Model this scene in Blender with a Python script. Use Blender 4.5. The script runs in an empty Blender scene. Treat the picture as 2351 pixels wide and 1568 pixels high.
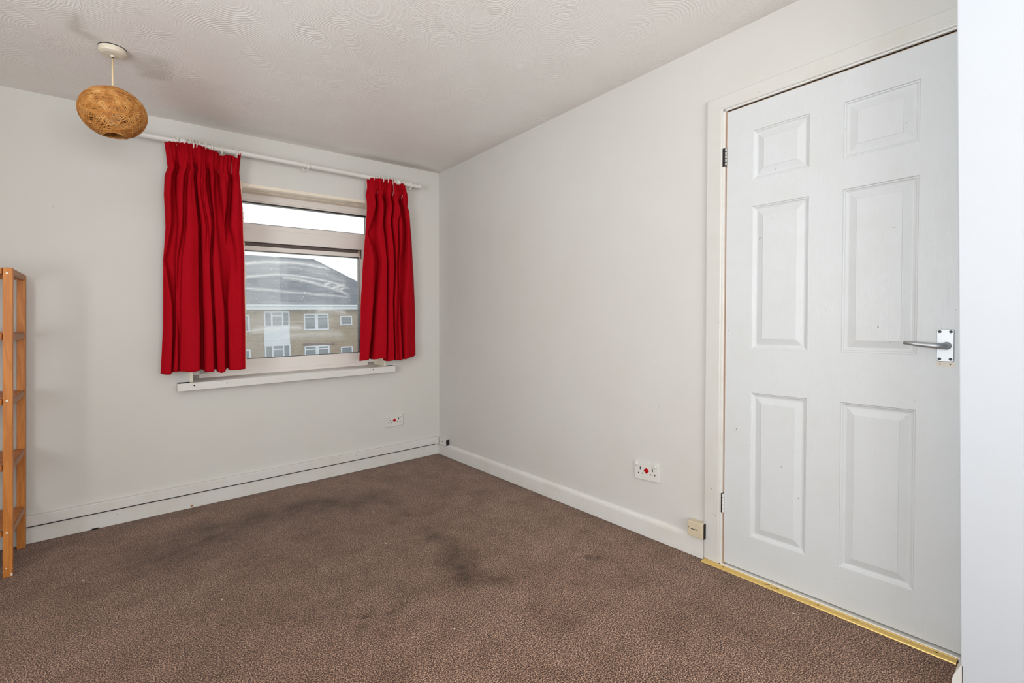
import bpy, bmesh, math, random
import numpy as np
from mathutils import Vector, Matrix
random.seed(7); rng = np.random.default_rng(7)
C = bpy.context.scene.collection
PI = math.pi

# ------------------------------------------------------------------ camera
cam_d = bpy.data.cameras.new('camera'); cam = bpy.data.objects.new('camera', cam_d); C.objects.link(cam)
bpy.context.scene.camera = cam
_yaw, _pitch, _roll = 0.6822, -0.0241, -0.02
_f = Vector((math.sin(_yaw)*math.cos(_pitch), math.cos(_yaw)*math.cos(_pitch), math.sin(_pitch)))
_r0 = Vector((math.cos(_yaw), -math.sin(_yaw), 0)); _u0 = _r0.cross(_f)
_r = _r0*math.cos(_roll) + _u0*math.sin(_roll); _u = -_r0*math.sin(_roll) + _u0*math.cos(_roll)
M = Matrix(((_r.x, _u.x, -_f.x, -2.0583), (_r.y, _u.y, -_f.y, -3.4949), (_r.z, _u.z, -_f.z, 1.1096), (0, 0, 0, 1)))
cam.matrix_world = M
cam_d.sensor_width = 36; cam_d.lens = 1103.1/2351*36
cam_d.shift_x = 0; cam_d.shift_y = (758.2-784)/2351
cam_d.clip_start = .02; cam_d.clip_end = 300

# ------------------------------------------------------------------ light
sc = bpy.context.scene
sc.view_settings.view_transform = 'Standard'; sc.view_settings.look = 'None'
sc.view_settings.gamma = 1; sc.view_settings.use_curve_mapping = False
sc.view_settings.exposure = -0.33
w = bpy.data.worlds.new('overcast_sky'); sc.world = w; w.use_nodes = True
bg = w.node_tree.nodes['Background']; bg.inputs[0].default_value = (.93, .97, 1, 1); bg.inputs[1].default_value = 1.5
def area(name, loc, rot, sx, sy, power, col):
    l = bpy.data.lights.new(name, 'AREA'); l.shape = 'RECTANGLE'; l.size = sx; l.size_y = sy
    l.energy = power; l.color = col
    o = bpy.data.objects.new(name, l); C.objects.link(o); o.location = loc; o.rotation_euler = rot
    return o
# daylight through the second window, in the left wall behind the camera
area('daylight_left_window', (-3.74, -2.9, 1.35), (0, math.radians(-118), 0), 1.3, 1.6, 92, (.93, .965, 1.0))
# daylight of the bright sky through the window in view
area('daylight_back_window', (-1.1, .62, 1.75), (math.radians(-68), 0, 0), 1.2, 1.1, 10, (1, .95, .88))
# added fill light outside an unseen front window, tilted up to brighten the ceiling
area('front_fill_light', (-1.85, -5.62, 1.3), (math.radians(136), 0, 0), 2.0, 1.3, 112, (1.0, .985, .97))

# ------------------------------------------------------------------ helpers
SX, SY, ZM = .021, -.0075, 1.15          # this old room is slightly out of plumb
def warp(v):
    return (v[0] + SX*(v[2]-ZM), v[1] + SY*(v[2]-ZM), v[2])
class MB:
    def __init__(s): s.v = []; s.f = []
    def add(s, vs, fs):
        n = len(s.v); s.v += [tuple(map(float, v)) for v in vs]; s.f += [tuple(i+n for i in f) for f in fs]; return s
    def box(s, x0, x1, y0, y1, z0, z1):
        vs = [(x, y, z) for z in (z0, z1) for y in (y0, y1) for x in (x0, x1)]
        return s.add(vs, [(0,2,3,1), (4,5,7,6), (0,1,5,4), (2,6,7,3), (0,4,6,2), (1,3,7,5)])
    def tube(s, pts, r, n=10, closed=False, cap=True):
        pts = [Vector(p) for p in pts]; N = len(pts); rings = []
        rr = r if isinstance(r, (list, tuple)) else [r]*N
        up = None; vs = []; fs = []
        for i, p in enumerate(pts):
            a = pts[(i-1) % N] if closed or i > 0 else p; b = pts[(i+1) % N] if closed or i < N-1 else p
            t = (b-a).normalized()
            if up is None: up = Vector((0,0,1)) if abs(t.z) < .9 else Vector((1,0,0))
            x = t.cross(up).normalized(); up = x.cross(t).normalized()
            for k in range(n):
                an = 2*PI*k/n; vs.append(p + rr[i]*(math.cos(an)*x + math.sin(an)*up))
        m = N if closed else N-1
        for i in range(m):
            j = (i+1) % N
            for k in range(n): fs.append((i*n+k, i*n+(k+1) % n, j*n+(k+1) % n, j*n+k))
        if not closed and cap: fs.append(tuple(range(n))[::-1]); fs.append(tuple((N-1)*n+k for k in range(n)))
        return s.add(vs, fs)
    def lathe(s, c, prof, axis='z', n=32):
        vs = []; fs = []
        for r, h in prof:
            for k in range(n):
                a = 2*PI*k/n; p, q = r*math.cos(a), r*math.sin(a)
                vs.append({'z': (c[0]+p, c[1]+q, c[2]+h), 'x': (c[0]+h, c[1]+p, c[2]+q), 'y': (c[0]+q, c[1]+h, c[2]+p)}[axis])
        for i in range(len(prof)-1):
            for k in range(n): fs.append((i*n+k, i*n+(k+1) % n, (i+1)*n+(k+1) % n, (i+1)*n+k))
        fs.append(tuple(range(n))[::-1]); fs.append(tuple((len(prof)-1)*n+k for k in range(n)))
        return s.add(vs, fs)
    def prism(s, poly, axis, a, b):
        """poly of 2D points extruded from a to b along an axis (the two other axes in order)"""
        def P(p, h): return {'x': (h, p[0], p[1]), 'y': (p[0], h, p[1]), 'z': (p[0], p[1], h)}[axis]
        n = len(poly); vs = [P(p, a) for p in poly] + [P(p, b) for p in poly]
        fs = [tuple(range(n))[::-1], tuple(range(n, 2*n))] + [(i, (i+1) % n, n+(i+1) % n, n+i) for i in range(n)]
        return s.add(vs, fs)
    def build(s, name, m, parent=None, org=None, bevel=0, smooth=False, wp=True, seg=2):
        vs = [warp(v) for v in s.v] if wp else s.v
        if parent is not None: org = parent_org(parent)
        if org is None:
            a = np.array(vs); org = (float(a[:,0].mean()), float(a[:,1].mean()), float(a[:,2].min()))
        me = bpy.data.meshes.new(name)
        me.from_pydata([(v[0]-org[0], v[1]-org[1], v[2]-org[2]) for v in vs], [], s.f)
        bm = bmesh.new(); bm.from_mesh(me); bmesh.ops.recalc_face_normals(bm, faces=bm.faces); bm.to_mesh(me); bm.free()
        if smooth: me.polygons.foreach_set('use_smooth', [True]*len(me.polygons))
        me.materials.append(m)
        o = bpy.data.objects.new(name, me); C.objects.link(o)
        if parent is not None: o.parent = parent
        else: o.location = org
        if bevel:
            b = o.modifiers.new('bevel', 'BEVEL'); b.width = bevel; b.segments = seg; b.limit_method = 'ANGLE'; b.angle_limit = math.radians(40)
            if not smooth:
                b.harden_normals = False
        return o
def parent_org(p):
    o = Vector((0,0,0))
    while p is not None: o += p.location; p = p.parent
    return tuple(o)
def thing(name, loc, label, cat, group=None, wp=True):
    o = bpy.data.objects.new(name, None); C.objects.link(o); o.empty_display_size = .05
    o.location = warp(loc) if wp else loc
    return tag(o, label, cat, group)
def tag(o, label, cat, group=None):
    o['label'] = label; o['category'] = cat
    if group: o['group'] = group
    return o
def struct(o): o['kind'] = 'structure'; return o
def sub(o, label): o['label'] = label; return o

# ------------------------------------------------------------------ materials
def srgb(r, g, b):
    f = lambda c: (c/255/12.92) if c/255 <= .04045 else ((c/255+.055)/1.055)**2.4
    return (f(r), f(g), f(b), 1)
class N:
    def __init__(s, name):
        s.m = bpy.data.materials.new(name); s.m.use_nodes = True; s.t = s.m.node_tree; s.b = s.t.nodes['Principled BSDF']
    def n(s, typ, **kw):
        o = s.t.nodes.new(typ)
        for k, v in kw.items(): setattr(o, k, v)
        return o
    def l(s, a, b): s.t.links.new(a, b)
    def coord(s, scale=(1,1,1), out='Object', loc=(0,0,0), rot=(0,0,0)):
        c = s.n('ShaderNodeTexCoord'); m = s.n('ShaderNodeMapping'); m.inputs['Scale'].default_value = scale
        m.inputs['Location'].default_value = loc; m.inputs['Rotation'].default_value = rot
        s.l(c.outputs[out], m.inputs[0]); return m.outputs[0]
    def noise(s, vec, scale, detail=3, rough=.5):
        o = s.n('ShaderNodeTexNoise'); s.l(vec, o.inputs['Vector']); o.inputs['Scale'].default_value = scale
        o.inputs['Detail'].default_value = detail; o.inputs['Roughness'].default_value = rough; return o.outputs['Fac']
    def ramp(s, fac, stops):
        o = s.n('ShaderNodeValToRGB'); s.l(fac, o.inputs[0]); e = o.color_ramp.elements
        while len(e) < len(stops): e.new(.5)
        for i, (p, c) in enumerate(stops): e[i].position = p; e[i].color = c if len(c) == 4 else (*c, 1)
        return o.outputs[0]
    def mix(s, fac, a, b, mode='MIX'):
        o = s.n('ShaderNodeMix', data_type='RGBA', blend_type=mode)
        for i, x in ((0, fac), (6, a), (7, b)):
            if hasattr(x, 'links'): s.l(x, o.inputs[i])
            else: o.inputs[i].default_value = x
        return o.outputs[2]
    def math(s, op, a, b=0, c=0):
        o = s.n('ShaderNodeMath', operation=op)
        for i, x in enumerate((a, b, c)):
            if hasattr(x, 'links'): s.l(x, o.inputs[i])
            else: o.inputs[i].default_value = x
        return o.outputs[0]
    def bump(s, h, strength=.3, dist=.002):
        o = s.n('ShaderNodeBump'); o.inputs['Strength'].default_value = strength; o.inputs['Distance'].default_value = dist
        s.l(h, o.inputs['Height']); s.l(o.outputs[0], s.b.inputs['Normal'])
    def base(s, c, rough=.5, metal=0, spec=.5):
        if hasattr(c, 'links'): s.l(c, s.b.inputs['Base Color'])
        else: s.b.inputs['Base Color'].default_value = c
        s.b.inputs['Roughness'].default_value = rough; s.b.inputs['Metallic'].default_value = metal
        s.b.inputs['Specular IOR Level'].default_value = spec
W1, B0 = (1,1,1,1), (0,0,0,1)

def m_plain(name, c, rough=.5, metal=0, spec=.5):
    k = N(name); k.base(c, rough, metal, spec); return k.m
def m_wall(name, c, stain_tone=.04):
    k = N(name); v = k.coord()
    a = k.noise(v, 1.3, 4, .6); b = k.noise(v, 9, 3)
    col = k.mix(k.ramp(a, [(.35, B0), (.7, W1)]), c, tuple(x*(1-stain_tone)*m for x, m in zip(c[:3], (1, .985, .965))) + (1,))
    sp = k.ramp(k.noise(v, 55, 1), [(.80, B0), (.82, W1)])
    col = k.mix(k.math('MULTIPLY', sp, .35), col, srgb(150, 140, 125))
    k.base(col, .62, 0, .35)
    h = k.math('ADD', k.math('MULTIPLY', k.noise(v, 140, 2), .35), b); k.bump(h, .12, .003); return k.m
def m_gloss(name, c, dirt=.5, grain=None, rough=.35, specks=True):
    """old white gloss paint: faint yellow mottling and small brown knocks"""
    k = N(name); v = k.coord()
    col = k.mix(k.math('MULTIPLY', k.ramp(k.noise(v, 5, 5, .65), [(.45, B0), (.75, W1)]), dirt), c, tuple(x*m for x, m in zip(c[:3], (.86, .82, .72))) + (1,))
    if specks:
        s = k.ramp(k.noise(v, 70, 1), [(.80, B0), (.815, W1)])
        col = k.mix(k.math('MULTIPLY', s, .75), col, srgb(120, 92, 66))
    k.base(col, rough, 0, .4)
    if grain:
        vv = k.coord(grain, loc=(3,1,2)); g = k.noise(vv, 60, 3, .6)
        big = k.noise(k.coord(tuple(x*.7+.15 for x in grain)), 14, 2)
        rings = k.math('SINE', k.math('MULTIPLY', big, 110))
        k.bump(k.math('ADD', g, k.math('MULTIPLY', rings, .12)), .22, .0022)
    else: k.bump(k.noise(v, 60, 2), .08, .002)
    return k.m
WHITE = srgb(229, 229, 228)
wall_m = m_wall('wall_paint', srgb(209, 208, 204))
wallL_m = m_wall('wall_paint_window_side', srgb(212, 211, 206), .03)
gloss_m = m_gloss('white_gloss_paint', srgb(220, 219, 215), .5)
lining_m = m_gloss('cream_gloss_paint', srgb(236, 226, 208), .5, rough=.3, specks=False)
door_m = m_gloss('door_paint', srgb(208, 211, 212), .22, grain=(.35, 6, .35), rough=.42)
upvc_m = m_plain('white_upvc', srgb(232, 227, 221), .28)
black_m = m_plain('black_rubber', srgb(12, 12, 13), .5)
dark_m = m_plain('dark_gap', srgb(26, 20, 17), .8)
brown_m = m_gloss('bare_rebate_wood', srgb(176, 140, 112), .6, rough=.7, specks=False)
plas_m = m_plain('white_plastic', srgb(216, 215, 209), .3)
cream_m = m_gloss('aged_cream_plastic', srgb(206, 192, 166), .7, rough=.4)
rose_m = m_plain('cream_plastic', srgb(219, 210, 190), .38)
red_neon = m_plain('red_plastic', srgb(178, 12, 16), .25)
ring_m = m_plain('white_ring_plastic', srgb(232, 225, 214), .35)
flex_m = m_plain('cream_flex', srgb(226, 202, 158), .45)
bulb_m = m_plain('frosted_bulb', srgb(235, 232, 225), .3)

def m_metal(name, c, rough, brush=None):
    k = N(name); k.base(c, rough, 1)
    if brush: k.bump(k.noise(k.coord(brush), 120, 2), .08, .001)
    return k.m
alu_m = m_metal('satin_aluminium', srgb(182, 185, 187), .5, (.2, 6, 1))
steel_m = m_metal('steel', srgb(185, 182, 175), .3)
brass_n = N('worn_gold_strip')
_v = brass_n.coord(); brass_n.base(brass_n.mix(brass_n.ramp(brass_n.noise(_v, 22, 4, .7), [(.62, B0), (.72, W1)]), srgb(228, 194, 116), srgb(176, 138, 76)), .38, .45)
brass_n.bump(brass_n.noise(brass_n.coord((30, .5, 30)), 30, 2), .15, .001); brass_m = brass_n.m

def m_carpet():
    k = N('brown_fleck_carpet'); v = k.coord()
    d = k.n('ShaderNodeTexNoise'); k.l(v, d.inputs['Vector']); d.inputs['Scale'].default_value = 90
    vd = k.n('ShaderNodeVectorMath', operation='MULTIPLY_ADD'); k.l(d.outputs['Color'], vd.inputs[0]); vd.inputs[1].default_value = (.003, .003, 0); k.l(v, vd.inputs[2])
    f = k.noise(vd.outputs[0], 215, 2, .6); g = k.noise(v, 480, 1, .5)
    mixf = k.math('ADD', k.math('MULTIPLY', f, .62), k.math('MULTIPLY', g, .38))
    col = k.ramp(mixf, [(.405, srgb(34, 18, 13)), (.465, srgb(80, 53, 43)), (.53, srgb(150, 116, 97)), (.595, srgb(218, 186, 162))])
    big = k.noise(v, 1.6, 4, .6)
    col = k.mix(k.ramp(big, [(.35, B0), (.65, W1)]), col, k.mix(1, col, (.90, .86, .82, 1), 'MULTIPLY'))
    col = k.mix(k.ramp(k.noise(v, 6.5, 5, .7), [(.42, B0), (.66, W1)]), col, k.mix(1, col, (.74, .71, .66, 1), 'MULTIPLY'))
    at = k.n('ShaderNodeAttribute'); at.attribute_name = 'stain_tone'
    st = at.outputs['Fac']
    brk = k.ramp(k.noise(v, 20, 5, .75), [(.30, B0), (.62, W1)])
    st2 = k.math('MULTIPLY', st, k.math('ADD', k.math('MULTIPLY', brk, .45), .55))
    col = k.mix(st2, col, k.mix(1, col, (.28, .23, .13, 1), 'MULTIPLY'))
    lint = k.ramp(k.noise(v, 52, 0), [(.885, B0), (.895, W1)])
    col = k.mix(lint, col, srgb(215, 205, 198))
    k.base(col, .95, 0, .12); k.b.inputs['Sheen Weight'].default_value = .15
    k.bump(mixf, .55, .006); return k.m
carpet_m = m_carpet()

def m_ceiling():
    k = N('swirled_textured_ceiling'); hs = None
    for i, (sc_, rot, fr) in enumerate(((3.4, .3, 215), (2.7, 1.1, 190), (4.2, 2.2, 250))):
        v = k.coord((1, 1, .001), loc=(i*3.7, i*1.3, 0), rot=(0, 0, rot))
        dn = k.n('ShaderNodeTexNoise'); k.l(v, dn.inputs['Vector']); dn.inputs['Scale'].default_value = 3.2; dn.inputs['Detail'].default_value = 1
        va = k.n('ShaderNodeVectorMath', operation='MULTIPLY_ADD'); k.l(dn.outputs['Color'], va.inputs[0]); va.inputs[1].default_value = (.07, .07, 0); k.l(v, va.inputs[2])
        vo = k.n('ShaderNodeTexVoronoi'); k.l(va.outputs[0], vo.inputs['Vector']); vo.inputs['Scale'].default_value = sc_; vo.inputs['Randomness'].default_value = .9
        di = vo.outputs['Distance']
        ring = k.math('SINE', k.math('MULTIPLY', di, fr))
        ring = k.math('POWER', k.math('MULTIPLY_ADD', ring, .5, .5), 2.2)
        amp = k.ramp(k.noise(v, 2.6, 2), [(.36, B0), (.54, W1)])
        fade = k.ramp(di, [(.0, (.2,.2,.2,1)), (.25, W1), (.62, W1), (.8, B0)])
        h = k.math('MULTIPLY', k.math('MULTIPLY', ring, amp), fade)
        hs = h if hs is None else k.math('MAXIMUM', hs, h)
    v = k.coord()
    at = k.n('ShaderNodeAttribute'); at.attribute_name = 'stain_tone'
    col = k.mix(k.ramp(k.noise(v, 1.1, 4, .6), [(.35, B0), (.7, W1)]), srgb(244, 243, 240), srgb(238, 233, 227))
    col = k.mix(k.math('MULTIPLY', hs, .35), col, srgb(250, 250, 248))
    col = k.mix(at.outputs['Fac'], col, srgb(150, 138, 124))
    k.base(col, .45, 0, .4); k.bump(hs, .42, .0020); return k.m
ceil_m = m_ceiling()

def m_wood(name, ca, cb, axis):
    k = N(name); s = [9, 9, 9]; s['xyz'.index(axis)] = .8; v = k.coord(tuple(s))
    a = k.noise(v, 3.0, 5, .6); rings = k.math('MULTIPLY_ADD', k.math('SINE', k.math('MULTIPLY', a, 34)), .5, .5)
    col = k.mix(k.math('MULTIPLY', rings, .5), ca, cb)
    kn = k.ramp(k.noise(k.coord(), 9, 2), [(.70, B0), (.76, W1)])
    col = k.mix(k.math('MULTIPLY', kn, .6), col, srgb(92, 46, 20))
    k.base(col, .45, 0, .35); k.bump(a, .1, .002); return k.m
woodz_m = m_wood('orange_pine_upright', srgb(205, 132, 62), srgb(172, 98, 40), 'z')
woody_m = m_wood('orange_pine_rail', srgb(178, 122, 74), srgb(140, 88, 50), 'y')
woodx_m = m_wood('pine_slat', srgb(190, 118, 56), srgb(148, 84, 38), 'x')

def m_curtain():
    k = N('red_damask_cloth'); v = k.coord()
    d = k.noise(v, 13, 2); ln = k.math('ABSOLUTE', k.math('SINE', k.math('MULTIPLY', d, 24)))
    leaf = k.ramp(ln, [(.0, (.4,.4,.4,1)), (.14, B0)])
    weave = k.noise(k.coord((1, 1, 3)), 330, 1)
    col = k.mix(leaf, srgb(168, 7, 24), srgb(130, 3, 14))
    col = k.mix(k.math('MULTIPLY', weave, .35), col, srgb(186, 14, 32))
    k.base(col, .8, 0, .08); k.b.inputs['Sheen Weight'].default_value = .02; k.b.inputs['Sheen Tint'].default_value = srgb(230, 60, 70)
    k.bump(k.math('ADD', k.math('MULTIPLY', weave, .35), leaf), .5, .0022)
    tr = k.n('ShaderNodeBsdfTranslucent'); tr.inputs[0].default_value = srgb(215, 25, 35)
    mx = k.n('ShaderNodeMixShader'); mx.inputs[0].default_value = .04
    out = k.t.nodes['Material Output']; k.l(k.b.outputs[0], mx.inputs[1]); k.l(tr.outputs[0], mx.inputs[2]); k.l(mx.outputs[0], out.inputs[0])
    return k.m
curt_m = m_curtain()
tape_m = m_plain('pinkish_heading_tape', srgb(236, 205, 198), .8)
liningcloth_m = m_plain('cream_lining_cloth', srgb(238, 208, 188), .85)

def m_string():
    k = N('tan_paper_string'); c = k.ramp(k.noise(k.coord(), 30, 3), [(.3, srgb(168, 110, 52)), (.5, srgb(192, 132, 68)), (.7, srgb(214, 162, 98))])
    k.base(c, .6, 0, .3); return k.m
string_m = m_string()

def m_glass(smear):
    k = N('smeared_window_glass' if smear else 'window_glass')
    tr = k.n('ShaderNodeBsdfTransparent'); gl = k.n('ShaderNodeBsdfGlossy'); gl.inputs['Roughness'].default_value = .02
    fr = k.n('ShaderNodeFresnel'); fr.inputs[0].default_value = 1.45
    m1 = k.n('ShaderNodeMixShader'); k.l(fr.outputs[0], m1.inputs[0]); k.l(tr.outputs[0], m1.inputs[1]); k.l(gl.outputs[0], m1.inputs[2])
    out = k.t.nodes['Material Output']
    if not smear: k.l(m1.outputs[0], out.inputs[0]); return k.m
    # wiping arcs left by a dirty cloth, dried splashes, and short reflection strokes painted in
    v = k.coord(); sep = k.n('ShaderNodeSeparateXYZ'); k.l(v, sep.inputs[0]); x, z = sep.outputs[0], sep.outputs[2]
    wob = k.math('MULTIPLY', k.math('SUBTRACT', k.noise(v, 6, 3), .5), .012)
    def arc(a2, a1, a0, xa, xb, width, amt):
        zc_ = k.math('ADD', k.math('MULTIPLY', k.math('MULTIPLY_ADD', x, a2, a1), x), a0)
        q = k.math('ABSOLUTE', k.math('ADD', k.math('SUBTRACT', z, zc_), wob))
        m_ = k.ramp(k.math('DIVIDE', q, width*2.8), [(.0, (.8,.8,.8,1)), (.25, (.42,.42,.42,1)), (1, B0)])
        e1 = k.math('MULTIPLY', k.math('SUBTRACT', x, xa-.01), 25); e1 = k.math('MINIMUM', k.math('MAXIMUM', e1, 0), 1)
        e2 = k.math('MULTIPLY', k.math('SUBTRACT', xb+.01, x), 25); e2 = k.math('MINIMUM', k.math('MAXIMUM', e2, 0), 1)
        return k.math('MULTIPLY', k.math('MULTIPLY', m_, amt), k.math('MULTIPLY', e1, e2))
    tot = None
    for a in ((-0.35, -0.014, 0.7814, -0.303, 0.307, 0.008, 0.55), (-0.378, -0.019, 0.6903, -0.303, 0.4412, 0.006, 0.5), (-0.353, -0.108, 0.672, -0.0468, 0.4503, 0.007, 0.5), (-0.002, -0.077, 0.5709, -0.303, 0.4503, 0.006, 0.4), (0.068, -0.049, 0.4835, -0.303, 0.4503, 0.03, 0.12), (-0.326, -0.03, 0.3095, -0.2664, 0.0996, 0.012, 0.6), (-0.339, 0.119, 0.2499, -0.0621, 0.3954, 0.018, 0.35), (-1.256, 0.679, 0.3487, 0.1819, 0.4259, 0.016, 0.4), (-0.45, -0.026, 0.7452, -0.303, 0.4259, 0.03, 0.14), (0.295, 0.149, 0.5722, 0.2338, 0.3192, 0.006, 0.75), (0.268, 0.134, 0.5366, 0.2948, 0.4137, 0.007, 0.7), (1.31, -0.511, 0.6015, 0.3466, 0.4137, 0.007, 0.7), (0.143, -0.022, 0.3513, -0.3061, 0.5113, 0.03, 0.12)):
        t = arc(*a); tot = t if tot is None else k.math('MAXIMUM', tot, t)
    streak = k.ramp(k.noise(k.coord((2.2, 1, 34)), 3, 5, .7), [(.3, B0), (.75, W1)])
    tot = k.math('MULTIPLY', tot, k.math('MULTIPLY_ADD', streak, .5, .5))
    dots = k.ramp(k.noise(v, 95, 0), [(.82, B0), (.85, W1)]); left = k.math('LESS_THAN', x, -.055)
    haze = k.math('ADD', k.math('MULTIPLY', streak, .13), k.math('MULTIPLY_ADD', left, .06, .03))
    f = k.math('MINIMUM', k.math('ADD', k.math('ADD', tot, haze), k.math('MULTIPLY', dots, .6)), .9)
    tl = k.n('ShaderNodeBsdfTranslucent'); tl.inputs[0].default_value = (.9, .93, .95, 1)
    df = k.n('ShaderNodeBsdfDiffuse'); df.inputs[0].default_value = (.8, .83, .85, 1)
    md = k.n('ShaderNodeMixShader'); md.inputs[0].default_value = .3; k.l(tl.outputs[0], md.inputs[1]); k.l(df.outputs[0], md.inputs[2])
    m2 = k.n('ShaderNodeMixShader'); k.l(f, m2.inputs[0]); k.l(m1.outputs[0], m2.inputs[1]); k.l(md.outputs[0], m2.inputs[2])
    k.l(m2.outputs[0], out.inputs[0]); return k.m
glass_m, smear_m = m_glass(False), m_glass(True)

# ------------------------------------------------------------------ room shell
H = 2.3257
XL, XH, YF = -3.45, 1.15, -5.3            # left wall, added light-blocking hall wall, front wall behind the camera
COLX, COLY = -.240, -3.240                # the wall that juts out beside the door
def grid_plane(name, x0, x1, y0, y1, z, step, m, fn, flip=False, thick=.12):
    nx, ny = int((x1-x0)/step)+1, int((y1-y0)/step)+1
    X, Y = np.meshgrid(np.linspace(x0, x1, nx), np.linspace(y0, y1, ny))
    st = fn(X, Y).astype(np.float32).ravel()
    xs = X.ravel() + SX*(z-ZM); ys = Y.ravel() + SY*(z-ZM)
    V = np.stack([xs, ys, np.zeros_like(xs)], 1)
    i = (np.arange(ny-1)[:, None]*nx + np.arange(nx-1)[None]).ravel()
    F = np.stack([i, i+1, i+1+nx, i+nx], 1)
    if flip: F = F[:, ::-1]
    me = bpy.data.meshes.new(name); me.from_pydata(V.tolist(), [], F.tolist())
    a = me.attributes.new('stain_tone', 'FLOAT', 'POINT'); a.data.foreach_set('value', st)
    me.materials.append(m); o = bpy.data.objects.new(name, me); C.objects.link(o); o.location = (0, 0, z)
    return struct(o)
def vnoise(X, Y, s, seed):
    r = np.random.default_rng(seed); G = r.random((64, 64))
    x = (X*s) % 63; y = (Y*s) % 63; xi = x.astype(int); yi = y.astype(int); fx = x-xi; fy = y-yi
    fx = fx*fx*(3-2*fx); fy = fy*fy*(3-2*fy)
    return (G[yi, xi]*(1-fx)+G[yi, xi+1]*fx)*(1-fy) + (G[yi+1, xi]*(1-fx)+G[yi+1, xi+1]*fx)*fy
def fbm(X, Y, s, seed): return sum(vnoise(X, Y, s*2**i, seed+i)/2**i for i in range(4))/1.875
def seg_mask(X, Y, pts):
    """soft band along a polyline of (x, y, radius, strength)"""
    out = np.zeros_like(X)
    for (ax, ay, ar, as_), (bx, by, br, bs) in zip(pts[:-1], pts[1:]):
        dx, dy = bx-ax, by-ay; L = dx*dx+dy*dy+1e-9
        t = np.clip(((X-ax)*dx+(Y-ay)*dy)/L, 0, 1)
        d = np.hypot(X-ax-t*dx, Y-ay-t*dy); r = ar+(br-ar)*t; s = as_+(bs-as_)*t
        out = np.maximum(out, s*np.exp(-(d/r)**2))
    return out
def floor_stain_edge(X, Y):
    n = fbm(X+9, Y+9, 3.1, 3); n2 = fbm(X+9, Y+9, 9, 11)
    Xd, Yd = X+(n-.5)*.20+(n2-.5)*.10, Y+(n2-.5)*.16+(n-.5)*.12
    a = np.zeros_like(X)
    for p in ([(-2.0,-.75,.18,.4), (-1.86,-.66,.24,.85), (-1.68,-.54,.22,.8), (-1.5,-.48,.17,.75), (-1.3,-.48,.15,.8), (-1.06,-.54,.16,.9), (-.88,-.66,.15,.75), (-.80,-.82,.10,.5), (-.79,-1.0,.07,.4)],
              [(-1.80,-.86,.10,.5), (-1.62,-.72,.07,.5), (-1.35,-.60,.06,.45), (-1.1,-.62,.07,.5)],
              [(-.80,-.98,.05,.35), (-.82,-1.19,.06,.6), (-.85,-1.43,.07,.75), (-.88,-1.64,.10,.95), (-.91,-1.78,.10,.9)],
              [(-.91,-1.74,.08,.8), (-.78,-1.86,.06,.7)],
              [(-1.42,-.80,.12,.4), (-1.2,-.85,.12,.35), (-1.3,-1.0,.12,.3)],
              [(-1.15,-1.62,.14,.45), (-1.25,-1.78,.09,.45)],
              [(-1.85,-1.70,.14,.45), (-1.68,-1.35,.14,.4), (-1.60,-1.2,.10,.3)],
              [(-.62,-.35,.09,.35), (-.45,-.75,.10,.3), (-.30,-1.05,.10,.25)],
              [(-2.6,-.16,.12,.55), (-2.35,-.14,.09,.35), (-1.9,-.10,.06,.2)],
              [(-2.55,-.42,.14,.6), (-2.40,-.40,.07,.3)]):  # carpet darker around the shelf unit
        a = np.maximum(a, seg_mask(Xd, Yd, p))
    a = np.maximum(a, .36*np.exp(-(((X+1.3)/.8)**2 + ((Y+1.15)/.85)**2)**1.5))
    a *= (.55+.9*fbm(X, Y, 14, 21))
    for x, y, r in ((-1.39,-1.815,.028), (-1.355,-1.765,.018), (-1.265,-1.80,.022), (-.39,-2.01,.024), (-.36,-2.035,.020), (-1.37,-.55,.022), (-1.62,-1.02,.016), (-1.42,-1.85,.014)):
        a = np.maximum(a, 1.25*np.exp(-(np.hypot(X-x, (Y-y)*1.3)/r)**2))
    edge = np.maximum(np.exp(-((-.02-Y)/.035)), np.exp(-((-.02-X)/.035)))  # carpet darker along the back and right walls
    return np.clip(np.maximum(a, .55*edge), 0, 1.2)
def ceil_tone(X, Y):  # mould in the back corner, greyer patches by the rose, darker wall edges
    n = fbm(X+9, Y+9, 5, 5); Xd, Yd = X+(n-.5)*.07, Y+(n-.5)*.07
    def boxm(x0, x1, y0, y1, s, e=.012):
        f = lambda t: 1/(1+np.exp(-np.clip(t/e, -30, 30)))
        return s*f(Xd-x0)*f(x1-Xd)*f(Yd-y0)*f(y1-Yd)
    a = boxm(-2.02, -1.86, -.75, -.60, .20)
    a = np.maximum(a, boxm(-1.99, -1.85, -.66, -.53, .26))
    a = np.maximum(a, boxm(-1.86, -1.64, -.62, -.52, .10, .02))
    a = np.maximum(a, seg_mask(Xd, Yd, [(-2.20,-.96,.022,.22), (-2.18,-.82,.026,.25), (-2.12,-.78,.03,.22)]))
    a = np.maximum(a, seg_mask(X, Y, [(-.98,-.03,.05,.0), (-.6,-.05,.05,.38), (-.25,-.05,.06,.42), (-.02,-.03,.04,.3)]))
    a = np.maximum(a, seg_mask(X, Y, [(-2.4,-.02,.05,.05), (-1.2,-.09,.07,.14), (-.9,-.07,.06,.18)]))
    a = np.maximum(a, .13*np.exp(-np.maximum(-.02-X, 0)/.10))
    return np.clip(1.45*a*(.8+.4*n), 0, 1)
grid_plane('floor', XL, XH, YF, .30, 0, .02, carpet_m, floor_stain_edge)
grid_plane('ceiling', XL, XH, YF, .30, H, .02, ceil_m, ceil_tone, flip=True)

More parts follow.
